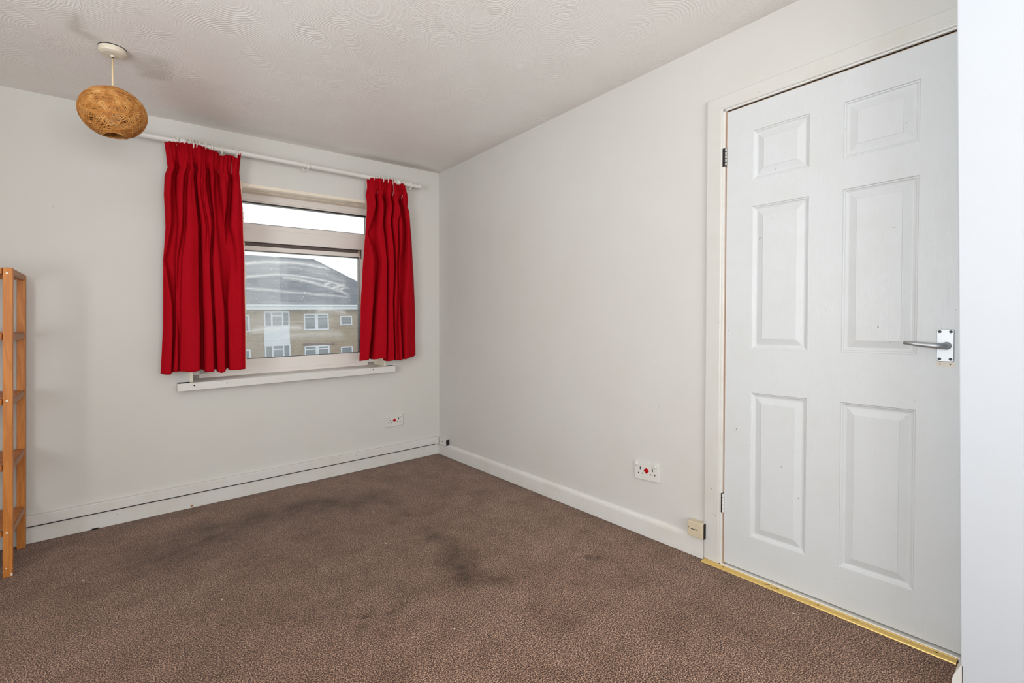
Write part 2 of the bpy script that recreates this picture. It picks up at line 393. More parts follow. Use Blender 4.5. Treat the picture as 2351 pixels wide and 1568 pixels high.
OX0, OX1, OZ0, OZ1 = -1.738, -.474, .765, 2.013       # window opening
b = MB(); b.box(XL, OX0, 0, .30, -.02, H+.02); b.box(OX1, XH, 0, .30, -.02, H+.02); b.box(OX0, OX1, 0, .30, -.02, OZ0); b.box(OX0, OX1, 0, .30, OZ1, H+.02)
struct(b.build('wall_back', wallL_m, org=(0,0,0)))
DY0, DY1, DZ = -2.446, -3.233, 1.993                   # door opening
b = MB(); b.box(0, .11, DY0, 0, -.02, H+.02); b.box(0, .11, COLY, DY1, -.02, H+.02); b.box(0, .11, DY1, DY0, DZ, H+.02)
struct(b.build('wall_right', wall_m, org=(0,0,0)))
b = MB(); b.box(COLX, .135, YF, COLY, -.02, H+.02); b.v = [(x, y+(.0060*(z-1.0) if y > -4 else 0), z) for x, y, z in b.v]
struct(b.build('wall_alcove', m_wall('alcove_wall_cool_cast', srgb(200, 206, 213), .02), org=(0,0,0), bevel=.003, wp=False))  # cool daylight cast is put into this wall's colour
b = MB(); b.box(XH, XH+.1, YF-.1, .3, -.02, H+.02); struct(b.build('hall_light_blocker', wall_m, org=(0,0,0)))  # unseen wall added to stop sky light leaking round the door
b = MB(); b.box(XL-.2, XL, -2.05, .30, -.02, H+.02); b.box(XL-.2, XL, YF-.2, -3.75, -.02, H+.02); b.box(XL-.2, XL, -3.75, -2.05, -.02, .70); b.box(XL-.2, XL, -3.75, -2.05, 2.10, H+.02)
struct(b.build('wall_left', wall_m, org=(0,0,0)))
b = MB(); b.box(XL, -2.85, YF-.2, YF, -.02, H+.02); b.box(-.85, XH, YF-.2, YF, -.02, H+.02); b.box(-2.85, -.85, YF-.2, YF, -.02, .85); b.box(-2.85, -.85, YF-.2, YF, 2.15, H+.02)
struct(b.build('wall_front', wall_m, org=(0,0,0)))
b = MB()
for z0, z1 in ((.70, .76), (2.04, 2.10)): b.box(XL-.14, XL-.08, -3.75, -2.05, z0, z1)
for y0 in (-3.75, -2.93, -2.11): b.box(XL-.14, XL-.08, y0, y0+.06, .70, 2.10)
struct(b.build('window_2', upvc_m, org=(XL-.1, -2.9, .7)))
b = MB()
for z0, z1 in ((.85, .91), (2.09, 2.15)): b.box(-2.85, -.85, YF-.14, YF-.08, z0, z1)
for x0 in (-2.85, -1.88, -.91): b.box(x0, x0+.06, YF-.14, YF-.08, .85, 2.15)
struct(b.build('added_front_window', upvc_m, org=(-1.85, YF-.1, .85)))  # unseen window frame, added for the front fill light

# ------------------------------------------------------------------ skirting
SKH = .098
def skirt_poly(h, t, sgn=-1):
    return [(0, -.004), (sgn*t, -.004), (sgn*t, h-.022), (sgn*(t-.002), h-.012), (sgn*(t-.007), h-.004), (sgn*(t-.012), h), (0, h)]
b = MB(); b.prism(skirt_poly(SKH, .018), 'y', DY0+.082, 0)
struct(b.build('baseboard_right', gloss_m, org=(0, 0, 0)))
b = MB(); b.box(XL, -.016, -.017, 0, -.004, .084); struct(b.build('baseboard_back', gloss_m, org=(0,0,0), bevel=.002))
b = MB()
b.prism([(COLY-.010, -.004), (COLY+.013, -.004), (COLY+.013, .050), (COLY+.009, .066), (COLY-.0055, .100), (COLY-.010, .100)], 'x', COLX, -.05)
struct(b.build('baseboard_alcove', gloss_m, org=(COLX, COLY, 0), wp=False))

# cable trunking above the back skirting, with its stub round the corner
t = thing('cable_trunking', (-1.2, -.01, .088), 'white plastic cable trunking strip running above the skirting of the window wall', 'trunking')
b = MB(); b.box(XL, -.052, -.028, 0, .089, .142); b.build('trunking_cover', gloss_m, t, bevel=.003)
b = MB(); b.box(XL, -.05, -.022, -.001, .0835, .0895); sub(b.build('shadow_gap', dark_m, t), 'dark gap under the trunking')
b = MB(); b.box(-.058, -.001, -.033, -.001, .086, .145); b.box(-.033, -.001, -.06, -.03, .086, .145); b.build('corner_piece', gloss_m, t, bevel=.003)
b = MB()
for z0, z1 in ((.090, .093), (.139, .142)): b.box(-.031, -.001, -.165, -.058, z0, z1)
b.box(-.033, -.029, -.158, -.061, .090, .142); b.box(-.029, -.001, -.12, -.062, .093, .139)
sub(b.build('end_stub', gloss_m, t, bevel=.0012), 'short open-ended stub on the right wall')
b = MB(); b.box(-.0345, -.028, -.0635, -.0590, .091, .142); b.build('joint_gap', black_m, t)
b = MB(); b.box(-.030, -.002, -.1622, -.1608, .0925, .1395); sub(b.build('dark_end', black_m, t), 'dark open end')
b = MB(); b.lathe((-.0335, -.105, .118), [(.0001, .001), (.0045, .001), (.0045, -.0005), (.0001, -.0005)], 'x', 12); b.build('screw_hole', black_m, t)

# ------------------------------------------------------------------ window 1
win = bpy.data.objects.new('window_1', None); C.objects.link(win); win.location = warp((-1.106, .2, OZ0)); struct(win)
D = .19
b = MB()                                   # timber lining of the reveal with a slim front lip
L = .016
b.box(OX0-.002, OX0+L, -.006, .215, OZ0, OZ1); b.box(OX1-L, OX1+.002, -.006, .085, OZ0, OZ1); b.box(OX1-L+.004, OX1, .089, .215, OZ0, OZ1)
b.box(OX0, OX1, -.006, .02, OZ1-.019, OZ1+.001); b.box(OX0, OX1, .02, .11, OZ1-.012, OZ1); b.box(OX0, OX1, .113, .215, OZ1-.016, OZ1)
sub(b.build('window_lining', lining_m, win, bevel=.002), 'cream painted reveal lining')
fx0, fx1 = OX0+.012, OX1-.010
b = MB()                                   # fixed outer frame and transom
b.box(fx0, fx0+.060, D, D+.06, .755, OZ1); b.box(fx1-.06, fx1, D, D+.06, .755, OZ1)
b.box(fx0, fx1, D, D+.06, 1.955, OZ1); b.box(fx0, fx1, D, D+.06, 1.672, 1.765)
b.box(fx0, fx1, D, D+.06, .755, .792)
b.box(fx0+.055, fx1-.055, D+.006, D+.055, 1.762, 1.798)          # bead under the top light
b.box(fx0+.055, fx1-.055, D+.006, D+.055, 1.946, 1.958)
b.build('window_frame', upvc_m, win, bevel=.004)
b = MB()                                   # opening sash
sx0, sx1, sz0, sz1 = fx0+.055, -.592, .783, 1.668
gx0, gx1, gz0, gz1 = sx0+.05, -.601, .872, 1.611
b.box(sx0, gx0, D+.004, D+.055, sz0, sz1); b.box(gx1+.002, sx1+.002, D+.004, D+.055, gz0, sz1)
b.box(sx0, sx1, D+.004, D+.055, sz0, gz0-.003); b.box(sx0, sx1, D+.004, D+.055, gz1+.003, 1.646); b.box(sx0, sx1, D+.02, D+.055, 1.646, sz1)
b.box(sx1+.001, fx1-.002, D+.002, D+.055, .79, 1.672)
sash = b.build('sash', upvc_m, win, bevel=.004)
b = MB()
for i in range(150):
    x = gx0 + .005 + i*(sx1-.022-gx0)/150
    b.box(x, x+.0028, D+.006, D+.021, 1.648, 1.667)
b.box(gx0, sx1-.02, D+.012, D+.022, 1.648, 1.667)
sub(b.build('vent_strip', m_plain('grey_brown_mesh', srgb(118, 104, 98), .7), win), 'grey brown mesh trickle vent')
b = MB(); b.box(sx1-.020, sx1-.003, D-.004, D+.01, 1.626, 1.667); b.build('vent_end_cap', cream_m, win, bevel=.002)
b = MB(); b.box(sx1-.012, sx1-.006, D-.006, D, 1.652, 1.664); b.box(sx1-.012, sx1-.006, D-.006, D, 1.640, 1.645); b.build('vent_slot', black_m, win)
b = MB()                                   # black gaskets
def ring(bb, x0, x1, z0, z1, t_, y0, y1):
    bb.box(x0-t_, x1+t_, y0, y1, z1, z1+t_); bb.box(x0-t_, x1+t_, y0, y1, z0-t_, z0); bb.box(x0-t_, x0, y0, y1, z0, z1); bb.box(x1, x1+t_, y0, y1, z0, z1)
ring(b, gx0, gx1, gz0, gz1, .006, D+.012, D+.052)
ring(b, fx0+.06, -.544, 1.801, 1.938, .007, D+.012, D+.052)
b.box(gx0, sx1, D+.008, D+.05, 1.668, 1.673); b.box(sx1, sx1+.004, D+.001, D+.05, 1.60, 1.672)
sub(b.build('gasket', black_m, win), 'black rubber glazing seal')
b = MB(); b.box(-.537, fx1-.004, D+.004, D+.055, 1.78, 1.96); b.build('frame_side', upvc_m, win, bevel=.003)
b = MB(); b.box(gx0-.004, gx1+.002, D+.030, D+.034, gz0-.002, gz1+.002)
gp = b.build('lower_pane', smear_m, win); sub(gp, 'lower pane smeared with dried wiping arcs and painted reflection strokes')
b = MB(); b.box(fx0+.055, -.540, D+.030, D+.034, 1.797, 1.942); b.build('upper_pane', glass_m, win)
b = MB(); b.box(fx0+.005, fx0+.022, D-.02, D, .772, .800); b.box(fx0+.008, fx0+.016, D-.024, D-.018, .795, .80)
sub(b.build('window_stay', cream_m, win, bevel=.002), 'small cream catch in the lower left corner')
# sill board
b = MB(); b.box(OX0+.001, OX1-.001, -.002, D+.01, .742, .7645)
sill = b.build('window_sill', lining_m, win)
b = MB(); b.box(-1.806, -.430, -.068, -.0005, .719, .765); sb = b.build('sill_board', gloss_m, win, bevel=.002)
b = MB(); b.box(-.430, -.424, -.066, -.0005, .722, .763); b.build('sill_end_strip', gloss_m, win, bevel=.001)
b = MB()
for x in (-1.722, -1.552, -.603): b.lathe((x, -.0682, .748 if x < -1.7 else .750), [(.0001, .0005), (.0045 if x != -1.552 else .0028, .0005), (.0045 if x != -1.552 else .0028, -.0004), (.0001, -.0004)], 'y', 12)
b.box(-.47, -.431, -.05, -.001, .765, .7665); b.box(-1.8, -1.742, -.06, -.001, .765, .7662)
sub(b.build('sill_marks', dark_m, win), 'dark nail marks and grime on the sill')

# ------------------------------------------------------------------ door
door = bpy.data.objects.new('door_1', None); C.objects.link(door); door.location = warp((0, -2.83, 0)); struct(door)
YA, YB, ZB, ZT = -2.4524, -3.2290, .018, 1.9860
XD = -.003
def door_leaf():
    b = MB(); bw = .004
    ys = [(-2.563, -2.776), (-2.888, -3.105)]; zs = [(1.670, 1.874), (.962, 1.558), (.168, .778)]
    ycut = [YA] + [y for p in ys for y in p] + [YB]; zcut = [ZB] + [z for p in sorted(zs) for z in p] + [ZT]
    for i in range(5):
        for j in range(7):
            if i % 2 == 1 and j % 2 == 1: continue
            y0, y1, z0, z1 = ycut[i], ycut[i+1], zcut[j], zcut[j+1]
            b.add([(XD, y0, z0), (XD, y1, z0), (XD, y1, z1), (XD, y0, z1)], [(0,1,2,3)])
    prof = [(0, 0), (.002, .0035), (.006, .0045), (.009, .0075), (.015, .0095), (.019, .0095), (.043, .0022), (.0435, .0010)]
    for (ya, yb) in ys:
        for (z0, z1) in zs:
            rings = []
            for o, d in prof:
                rings.append([(XD+d, ya-o, z0+o), (XD+d, yb+o, z0+o), (XD+d, yb+o, z1-o), (XD+d, ya-o, z1-o)])
            vs = [p for r_ in rings for p in r_]; fs = []
            for k in range(len(prof)-1):
                for q in range(4): fs.append((k*4+q, k*4+(q+1) % 4, (k+1)*4+(q+1) % 4, (k+1)*4+q))
            n = (len(prof)-1)*4; fs.append((n, n+1, n+2, n+3)); b.add(vs, fs)
    # edges and back
    x1 = XD+.040
    c = [(YA, ZB), (YB, ZB), (YB, ZT), (YA, ZT)]
    vs = [(XD, y, z) for y, z in c] + [(x1, y, z) for y, z in c]
    b.add(vs, [(0,1,5,4), (1,2,6,5), (2,3,7,6), (3,0,4,7), (4,5,6,7)])
    return b
o = door_leaf().build('door_leaf', door_m, door)
sub(o, 'white six-panel moulded door leaf')
bm = bmesh.new(); bm.from_mesh(o.data); bmesh.ops.remove_doubles(bm, verts=bm.verts, dist=1e-5); bmesh.ops.recalc_face_normals(bm, faces=bm.faces); bm.to_mesh(o.data); bm.free()
# frame: architrave, lining edge and brown rebate behind the gap
b = MB()
ya0, ya1, zt0, zt1 = -2.364, -2.436, 2.000, 2.062
b.prism([(ya0, .006), (ya1, .004), (ya1, zt0), (COLY+.004, zt0), (COLY+.004, zt1+.002), (ya0, zt1)], 'x', -.016, 0)
arch = b.build('architrave', m_gloss('architrave_gloss_paint', srgb(208, 207, 202), .4), door, bevel=.006, seg=3)
b = MB(); b.box(-.010, .10, ya1+.001, ya1-.010, .008, zt0-.006); b.box(-.010, .10, ya1-.010, COLY+.004, zt0-.007, zt0+.001)
b.build('frame_edge', gloss_m, door, bevel=.002)
b = MB(); b.box(.0005, .10, ya1-.010, YA-.001, .008, ZT+.01); b.box(.008, .10, YA, COLY+.004, ZT+.001, zt0-.006); b.box(.042, .10, YA-.02, YA+.012, .01, ZT+.01)
sub(b.build('rebate', brown_m, door), 'bare brown wood in the gap around the door')
def hinge(z0, z1, m, pm):
    b = MB(); n = 5; hgt = (z1-z0)/n
    for i in range(n):
        b.lathe((XD-.005, YA+.0025, z0+i*hgt), [(.0040, .0010), (.0050, .0018), (.0050, hgt-.0018), (.0040, hgt-.0010)], 'z', 12)
    h = b.build('hinge', m, door, smooth=False)
    b = MB(); b.box(-.0115, .01, YA+.004, YA+(.0155 if m is steel_m else .0105), z0-.001, z1+.001); b.build('hinge_leaf', pm, h)
    return h
sub(hinge(1.756, 1.832, steel_m, black_m), 'bare steel butt hinge near the top of the door')
sub(hinge(.238, .322, gloss_m, black_m), 'paint-covered butt hinge near the foot of the door')
# handle
hp = MB(); hy, hz = -3.177, .996; pw, ph = .021, .052
def rrect(cy, cz, a, c, r, n=6):
    out = []
    for sy, sz, st in ((1, 1, 0), (-1, 1, 1), (-1, -1, 2), (1, -1, 3)):
        for k in range(n+1):
            an = PI/2*(st + k/n); out.append((cy+sy*(a-r)+r*math.cos(an), cz+sz*(c-r)+r*math.sin(an)))
    return out
hp.prism(rrect(hy, hz, pw, ph, .006), 'x', XD-.006, XD)
dh = hp.build('door_handle', alu_m, door, bevel=.0012); sub(dh, 'satin aluminium lever handle on a rectangular backplate')
b = MB(); x0 = XD-.006
pts = [(x0, hy-.003, hz-.001), (x0-.012, hy-.003, hz-.001), (x0-.024, hy-.002, hz-.001), (x0-.034, hy+.005, hz-.001), (x0-.038, hy+.018, hz), (x0-.039, hy+.04, hz+.002), (x0-.039, hy+.07, hz+.005), (x0-.038, hy+.098, hz+.008)]
b.tube(pts, [.0105, .0100, .0098, .0098, .0092, .0083, .0072, .0052], 16); b.build('lever', alu_m, dh, smooth=True)
b = MB(); b.lathe((x0-.001, hy-.003, hz-.001), [(.0125, .002), (.0125, -.003), (.0105, -.005)], 'x', 24); b.build('collar', alu_m, dh)
for sy in (-1, 1):
    for sz in (-1, 1):
        b = MB(); b.lathe((x0, hy+sy*.0135, hz+sz*.044), [(.0045, .001), (.0045, -.0006), (.003, -.0009), (.0012, -.0009)], 'x', 14); b.build('screw', m_plain('dark_screw', srgb(38, 38, 40), .4, .7) if (sy, sz) == (-1, -1) else bpy.data.materials.get('dark_screw') or steel_m, dh)
b = MB(); b.box(XD-.0006, XD+.001, hy-.023, hy+.0225, hz-.069, hz-.0525); sub(b.build('backplate_mark', m_plain('old_plate_mark', srgb(214, 206, 192), .5), door), 'unpainted patch left below the handle plate')
for sy in (-.0125, .0125):
    b = MB(); b.lathe((XD-.0007, hy+sy, hz-.0605), [(.0001, .0004), (.002, .0004), (.002, -.0004), (.0001, -.0004)], 'x', 10); b.build('screw_hole', black_m, door)
b = MB(); b.box(-.0125, .06, ya1-.004, COLY+.014, -.003, .0095); sub(b.build('threshold_board', m_gloss('threshold_paint', srgb(226, 224, 218), .4), door, bevel=.002), 'white painted board under the door')

rust_m = m_plain('rust_speck', srgb(150, 92, 58), .7)
for y, z, rr in ((-2.398, .331, .0028), (-2.420, .216, .0022), (-2.413, .222, .0018), (-2.396, .305, .0012), (-2.389, .105, .0014), (-2.423, .130, .0012)):
    b = MB(); b.lathe((-.0162, y, z), [(.0001, .0006), (rr, .0006), (rr*.8, -.0003), (.0001, -.0004)], 'x', 9); b.build('rust_speck', rust_m, arch)

# gold carpet strip
b = MB(); ys0, ys1 = -2.368, COLY+.020
b.prism([(-.043, .000), (-.041, .0035), (-.030, .0052), (-.029, .0042), (-.018, .0048), (-.017, .0062), (-.0135, .0062), (-.013, .000)], 'y', ys1, ys0)
strip = b.build('carpet_strip', brass_m, org=warp((-.02, -2.8, 0)), bevel=.0004)
tag(strip, 'narrow gold metal carpet strip along the foot of the white door', 'door strip')
screw_m = m_plain('strip_screw', srgb(60, 44, 28), .4, .6)
for y in (-2.46, -3.17, -2.83):
    b = MB(); b.lathe((-.023, y, .0045), [(.0001, -.0005), (.0035, -.0005), (.0035, .0006), (.0001, .0006)], 'z', 12); b.build('screw', screw_m, strip)
for (ya, yb, xa, xb) in ((-2.635, -2.66, -.031, -.012), (-2.665, -2.69, -.036, -.022), (-2.94, -2.965, -.034, -.010), (-2.985, -3.00, -.018, -.009)):
    b = MB(); b.tube([(xa, ya, .0054), (xb, yb, .0054)], .0008, 5); sub(b.build('scuff', dark_m, strip), 'thin dark scuff across the strip')

# ------------------------------------------------------------------ sockets
def socket(origin, axis, tilt, label, pins):
    """double socket; axis 'y' faces -y on the back wall, 'x' faces -x on the right wall. local u to the viewer's right"""
    t_ = thing('wall_socket', origin, label, 'socket', 'double wall sockets with red diamond indicators')
    ca, sa = math.cos(tilt), math.sin(tilt)
    def P(u, h, d):
        u, h = u*ca-h*sa, u*sa+h*ca
        return (origin[0]+u, origin[1]-d, origin[2]+h) if axis == 'y' else (origin[0]-d, origin[1]-u, origin[2]+h)
    def mapped(local): 
        m_ = MB(); m_.v = [P(*v) for v in local.v]; m_.f = local.f; return m_
    a = MB(); a.prism(rrect(0, 0, .074, .046, .004), 'z', 0, .010); a2 = MB(); a2.v = [(v[0], v[1], v[2]) for v in a.v]; a2.f = a.f
    mapped(a2).build('face_plate', plas_m, t_, bevel=.002)
    for s in (-1, 1):
        a = MB(); a.lathe((s*.056, .030, .010), [(.0085, -.001), (.0085, .004), (.0078, .0062), (.005, .0075), (.0015, .008)], 'z', 20)
        mapped(a).build('switch_button', plas_m, t_, smooth=True)
    a = MB(); a.prism([(.016, .002), (0, .018), (-.016, .002), (0, -.014)], 'z', .009, .0118)
    sub(mapped(a).build('indicator', red_neon, t_, bevel=.0008), 'red diamond indicator')
    for k, s in enumerate((-1, 1)):
        cx = s*.036; hh = .017 if pins[k] else .007
        a = MB(); a.box(cx-.0024, cx+.0024, .002, .002+hh, .0095, .0107); mapped(a).build('pin_hole', black_m, t_)
        for q in (-.0125, .0125):
            a = MB(); a.box(cx+q-.0032, cx+q+.0032, -.0165, -.0115, .0095, .0107); mapped(a).build('pin_hole', black_m, t_)
    return t_
socket((-.4075, 0, .333), 'y', 0, 'small white double socket with red diamond low on the window wall near the corner', (0, 1))
socket((0, -2.053, .327), 'x', math.radians(3.5), 'white double socket with red diamond low on the right wall beside the door', (1, 1))
t_ = thing('telephone_socket', (-.018, -2.337, .098), 'dirty cream square telephone socket on the skirting beside the door frame', 'telephone socket')
b = MB(); b.box(-.044, -.018, -2.374, -2.299, .099, .168); b.box(-.019, 0, -2.372, -2.301, .10, .166); b.build('socket_box', cream_m, t_, bevel=.004)
b = MB(); b.box(-.0445, -.040, -2.350, -2.323, .1335, .1365); b.lathe((-.044, -2.305, .139), [(.0001, .001), (.003, .001), (.003, -.0006), (.0001, -.0006)], 'x', 10)
b.lathe((-.044, -2.321, .135), [(.0001, .001), (.0025, .001), (.0025, -.0006), (.0001, -.0006)], 'x', 10)
b.build('slot', dark_m, t_)
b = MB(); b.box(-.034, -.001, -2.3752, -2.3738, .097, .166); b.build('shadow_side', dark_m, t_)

# ------------------------------------------------------------------ curtain pole and rings
zr = lambda x: 2.1745 - (x+1.807)*.0107
pole = thing('curtain_pole', (-1.12, -.1, 2.17), 'white painted wooden curtain pole above the window', 'curtain pole')
b = MB(); b.tube([(x, -.1, zr(x)) for x in (-2.02, -1.1, -.226)], .0155, 20); b.build('rod', gloss_m, pole, smooth=False)
for x in (-1.768, -.414):
    b = MB(); b.lathe((x, -.1, zr(x)+.001), [(.004, -.030), (.014, -.027), (.022, -.015), (.0245, 0), (.022, .015), (.012, .030), (.011, .098), (.024, .0995)], 'y', 24)
    b.build('pole_bracket', gloss_m, pole, smooth=True)
def ring_mesh():
    b = MB(); R_ = .0285
    b.tube([(0, R_*math.cos(a), R_*math.sin(a)) for a in np.linspace(0, 2*PI, 29)[:-1]], .0036, 8, closed=True)
    return b
ringproto = None
def place_ring(x, lean, label, eye=True):
    global ringproto
    zc = zr(x) - .0055
    loc = warp((x, -.1, zc))
    if ringproto is None:
        r = thing('curtain_ring', (x, -.1, zc), label, 'curtain ring', 'white rings on the curtain pole')
        m_ = ring_mesh(); me = m_.build('ring_body', ring_m, wp=False, org=(0, 0, 0), smooth=True); me.parent = r; me.location = (0, 0, 0)
        e = MB(); e.tube([(0, .004*math.cos(a), -.035+.004*math.sin(a)) for a in np.linspace(0, 2*PI, 13)[:-1]], .0013, 6, closed=True)
        eo = e.build('eyelet', steel_m, wp=False, org=(0, 0, 0)); eo.parent = r; eo.location = (0, 0, 0)
        ringproto = r
    else:
        r = ringproto.copy(); C.objects.link(r)
        for ch in ringproto.children:
            c = ch.copy(); C.objects.link(c); c.parent = r
        r['label'] = label
    r.location = loc; r.rotation_euler = (0, math.radians(lean[1]), math.radians(lean[0]))
ordn = ['first', 'second', 'third', 'fourth', 'fifth', 'sixth', 'seventh', 'eighth', 'ninth']
for i, (x, ln) in enumerate(zip((-1.807, -1.742, -1.727, -1.712, -1.696, -1.672, -1.640, -1.572, -1.509), ((25, 3), (20, 2), (15, -4), (18, 3), (12, -3), (30, 4), (32, 3), (-8, 2), (34, -3)))):
    place_ring(x, ln, 'white curtain ring on the pole above the left red curtain, %s from the left' % ordn[i])
place_ring(-1.085, (28, 0), 'lone empty white curtain ring on the pole midway between the two red curtains')
for i, (x, ln) in enumerate(zip((-.618, -.581, -.554, -.510, -.475, -.456, -.438, -.327), ((5, 2), (20, -2), (28, 2), (6, 3), (14, -2), (8, 2), (4, -3), (40, 2)))):
    place_ring(x, ln, 'white curtain ring on the pole above the right red curtain, %s from the left' % ordn[i])

# ------------------------------------------------------------------ curtains
def interp(tab, v): return np.interp(v, [p[0] for p in tab], [p[1] for p in tab])
def curtain(name, label, xl, xr, top, hem, tracks, edge, seed, lining):
    nu, nv = 420, 150
    U, V = np.meshgrid(np.linspace(0, 1, nu), np.linspace(0, 1, nv))
    v1 = V[:, 0]
    XLv = interp(xl, v1)[:, None]; XRv = interp(xr, v1)[:, None]
    X = XLv + (XRv-XLv)*U
    zt = interp(top, U[0])[None]; zh = interp(hem, U[0])[None]
    Z = zt + (zh-zt)*V
    Yd = np.full_like(U, .060)
    r = np.random.default_rng(seed)
    Yd += .006*np.sin(U*17+V*2.5+seed) + .004*np.sin(U*31-V*4)
    dx = np.zeros_like(U)
    for tr in tracks:
        s = interp([(a, b_) for a, b_, *_ in tr], v1)[:, None]
        dp = interp([(a, c_) for a, b_, c_, w_ in tr], v1)[:, None]
        wd = interp([(a, w_) for a, b_, c_, w_ in tr], v1)[:, None]
        g = np.exp(-np.abs((U-s)/(wd*1.4))**3.6); Yd -= dp*1.35*g*(1-.8*np.clip(1-V/.085, 0, 1)**.5)
        q = (U-s)/(wd*1.3)                       # fold the lips of a valley over it
        dx += dp*(-.17*np.exp(-((q-1.2)/.5)**2) + .10*np.exp(-(q/.55)**2) + .05*np.exp(-((q+1.2)/.5)**2))
    X = X + dx
    # heading: narrow pencil pleats pinched just below the tape
    hd = np.clip(1-(V/.085), 0, 1)**.5
    pin = np.exp(-((V-.085)/.022)**2)
    Yd = Yd*(1-.62*hd) + .0075*np.sin(U*2*PI*19+np.sin(U*9)*1.2)*hd + .050*hd
    Yd += -.014*pin
    Yd += .014*np.exp(-((V-.16)/.06)**2)*np.sin(U*2*PI*5.3+1)**2
    # soft creases and hem
    Yd += (fbm(X*2+5, Z*1.2+5, 6, seed)-.5)*.016*(V > .08)
    Yd += edge(U, V)
    Y = -.058 - np.maximum(Yd, -.05)
    Z = Z + .004*np.sin(U*26+seed)*(V**6)
    me = bpy.data.meshes.new(name)
    Xw = X + SX*(Z-ZM); Yw = Y + SY*(Z-ZM)
    cx, cz = float(X.mean()), float(Z.min())
    root = bpy.data.objects.new(name, None); C.objects.link(root); root.location = (cx, -.1, cz)
    Pn = np.stack([Xw-cx, Yw+.1, Z-cz], -1).reshape(-1, 3)
    i = (np.arange(nv-1)[:, None]*nu + np.arange(nu-1)[None]).ravel(); F = np.stack([i, i+nu, i+nu+1, i+1], 1)
    me.from_pydata(Pn.tolist(), [], F.tolist()); me.polygons.foreach_set('use_smooth', [True]*len(me.polygons))
    me.materials.append(curt_m); o = bpy.data.objects.new('cloth', me); C.objects.link(o); o.parent = root
    so = o.modifiers.new('thickness', 'SOLIDIFY'); so.thickness = .0022; so.offset = -1
    tag(root, label, 'curtain', 'red curtains at the window')
    # heading tape: a pale band behind the top edge
    k = 12; Pt = Pn.reshape(nv, nu, 3)[:k].copy(); Pt[..., 1] += .006; Pt[0, :, 2] += .0025*np.maximum(0, np.sin(np.linspace(0, 1, nu)*37+seed))
    mt = bpy.data.meshes.new('heading_tape'); i = (np.arange(k-1)[:, None]*nu + np.arange(nu-1)[None]).ravel(); F = np.stack([i, i+nu, i+nu+1, i+1], 1)
    mt.from_pydata(Pt.reshape(-1, 3).tolist(), [], F.tolist()); mt.materials.append(tape_m)
    ot = bpy.data.objects.new('heading_tape', mt); C.objects.link(ot); ot.parent = root
    s2 = ot.modifiers.new('thickness', 'SOLIDIFY'); s2.thickness = .0015
    sub(ot, 'pale pinkish heading tape behind the top edge')
    if lining:
        a, b_ = lining; P2 = Pn.reshape(nv, nu, 3)[18:, a:b_].copy(); P2[..., 1] += .007
        ext = (.003 + .0035*np.abs(np.sin(np.arange(P2.shape[0])*.9)) * (1+.8*np.sin(np.arange(P2.shape[0])*.31)))
        P2[:, -1, 0] += ext; n0, n1 = P2.shape[:2]
        ml = bpy.data.meshes.new('lining_edge'); i = (np.arange(n0-1)[:, None]*n1 + np.arange(n1-1)[None]).ravel(); F = np.stack([i, i+n1, i+n1+1, i+1], 1)
        ml.from_pydata(P2.reshape(-1, 3).tolist(), [], F.tolist()); ml.materials.append(liningcloth_m)
        ol = bpy.data.objects.new('lining_edge', ml); C.objects.link(ol); ol.parent = root
        s3 = ol.modifiers.new('thickness', 'SOLIDIFY'); s3.thickness = .0012
        sub(ol, 'frayed pale lining along the inner edge')
    return root
# tracks: (v, s, depth, width)
LT = [
 [(0,.13,.012,.02), (.13,.128,.045,.028), (.32,.12,.03,.03), (.5,.09,.045,.05), (.7,.135,.05,.022), (1,.135,.05,.014)],
 [(0,.30,.012,.02), (.15,.27,.03,.022), (.32,.24,.03,.02), (.5,.2,.02,.016), (.7,.185,.018,.014), (1,.20,.030,.012)],
 [(0,.36,.02,.03), (.13,.39,.055,.022), (.32,.43,.062,.022), (.5,.45,.066,.024), (.7,.46,.07,.026), (1,.485,.075,.028)],
 [(0,.52,.012,.02), (.15,.567,.055,.028), (.32,.60,.04,.018), (.5,.575,.04,.018), (.7,.595,.045,.018), (1,.64,.068,.024)],
 [(0,.66,.04,.04), (.13,.683,.06,.035), (.32,.70,.04,.05), (.5,.75,.03,.05), (.7,.76,.05,.022), (1,.785,.07,.026)],
 [(0,.84,.04,.03), (.1,.88,.05,.03), (.32,.81,.055,.028), (.42,.84,.02,.04), (.6,.85,0,.04), (1,.85,0,.04)],
 [(0,.46,.008,.02), (.2,.47,.015,.012), (.35,.52,.015,.015), (.6,.52,.0,.02), (1,.52,0,.02)],
]
def edgeL(U, V): return -.030*np.exp(-((U)/.035)**2) - .018*np.exp(-((1-U)/.05)**2)
curtain('curtain', 'wider red patterned curtain hanging on the left side of the window',
        [(0, -1.858), (.05, -1.850), (.10, -1.842), (.14, -1.858), (.22, -1.862), (.36, -1.855), (.5, -1.868), (.8, -1.872), (1, -1.886)],
        [(0, -1.474), (.06, -1.480), (.12, -1.476), (.25, -1.466), (.5, -1.458), (.8, -1.456), (1, -1.456)],
        [(0, 2.154), (.13, 2.160), (.29, 2.166), (.43, 2.166), (.52, 2.158), (.62, 2.148), (.67, 2.144), (.715, 2.128), (.75, 2.124), (.78, 2.138), (.83, 2.142), (.90, 2.136), (.955, 2.128), (.965, 2.164), (1, 2.170)],
        [(0, .828), (.12, .832), (.14, .845), (.19, .838), (.46, .836), (.49, .828), (.60, .832), (.63, .836), (.66, .828), (.70, .810), (.77, .826), (.785, .838), (.84, .830), (.92, .822), (1, .826)],
        LT, edgeL, 2, (392, 420))
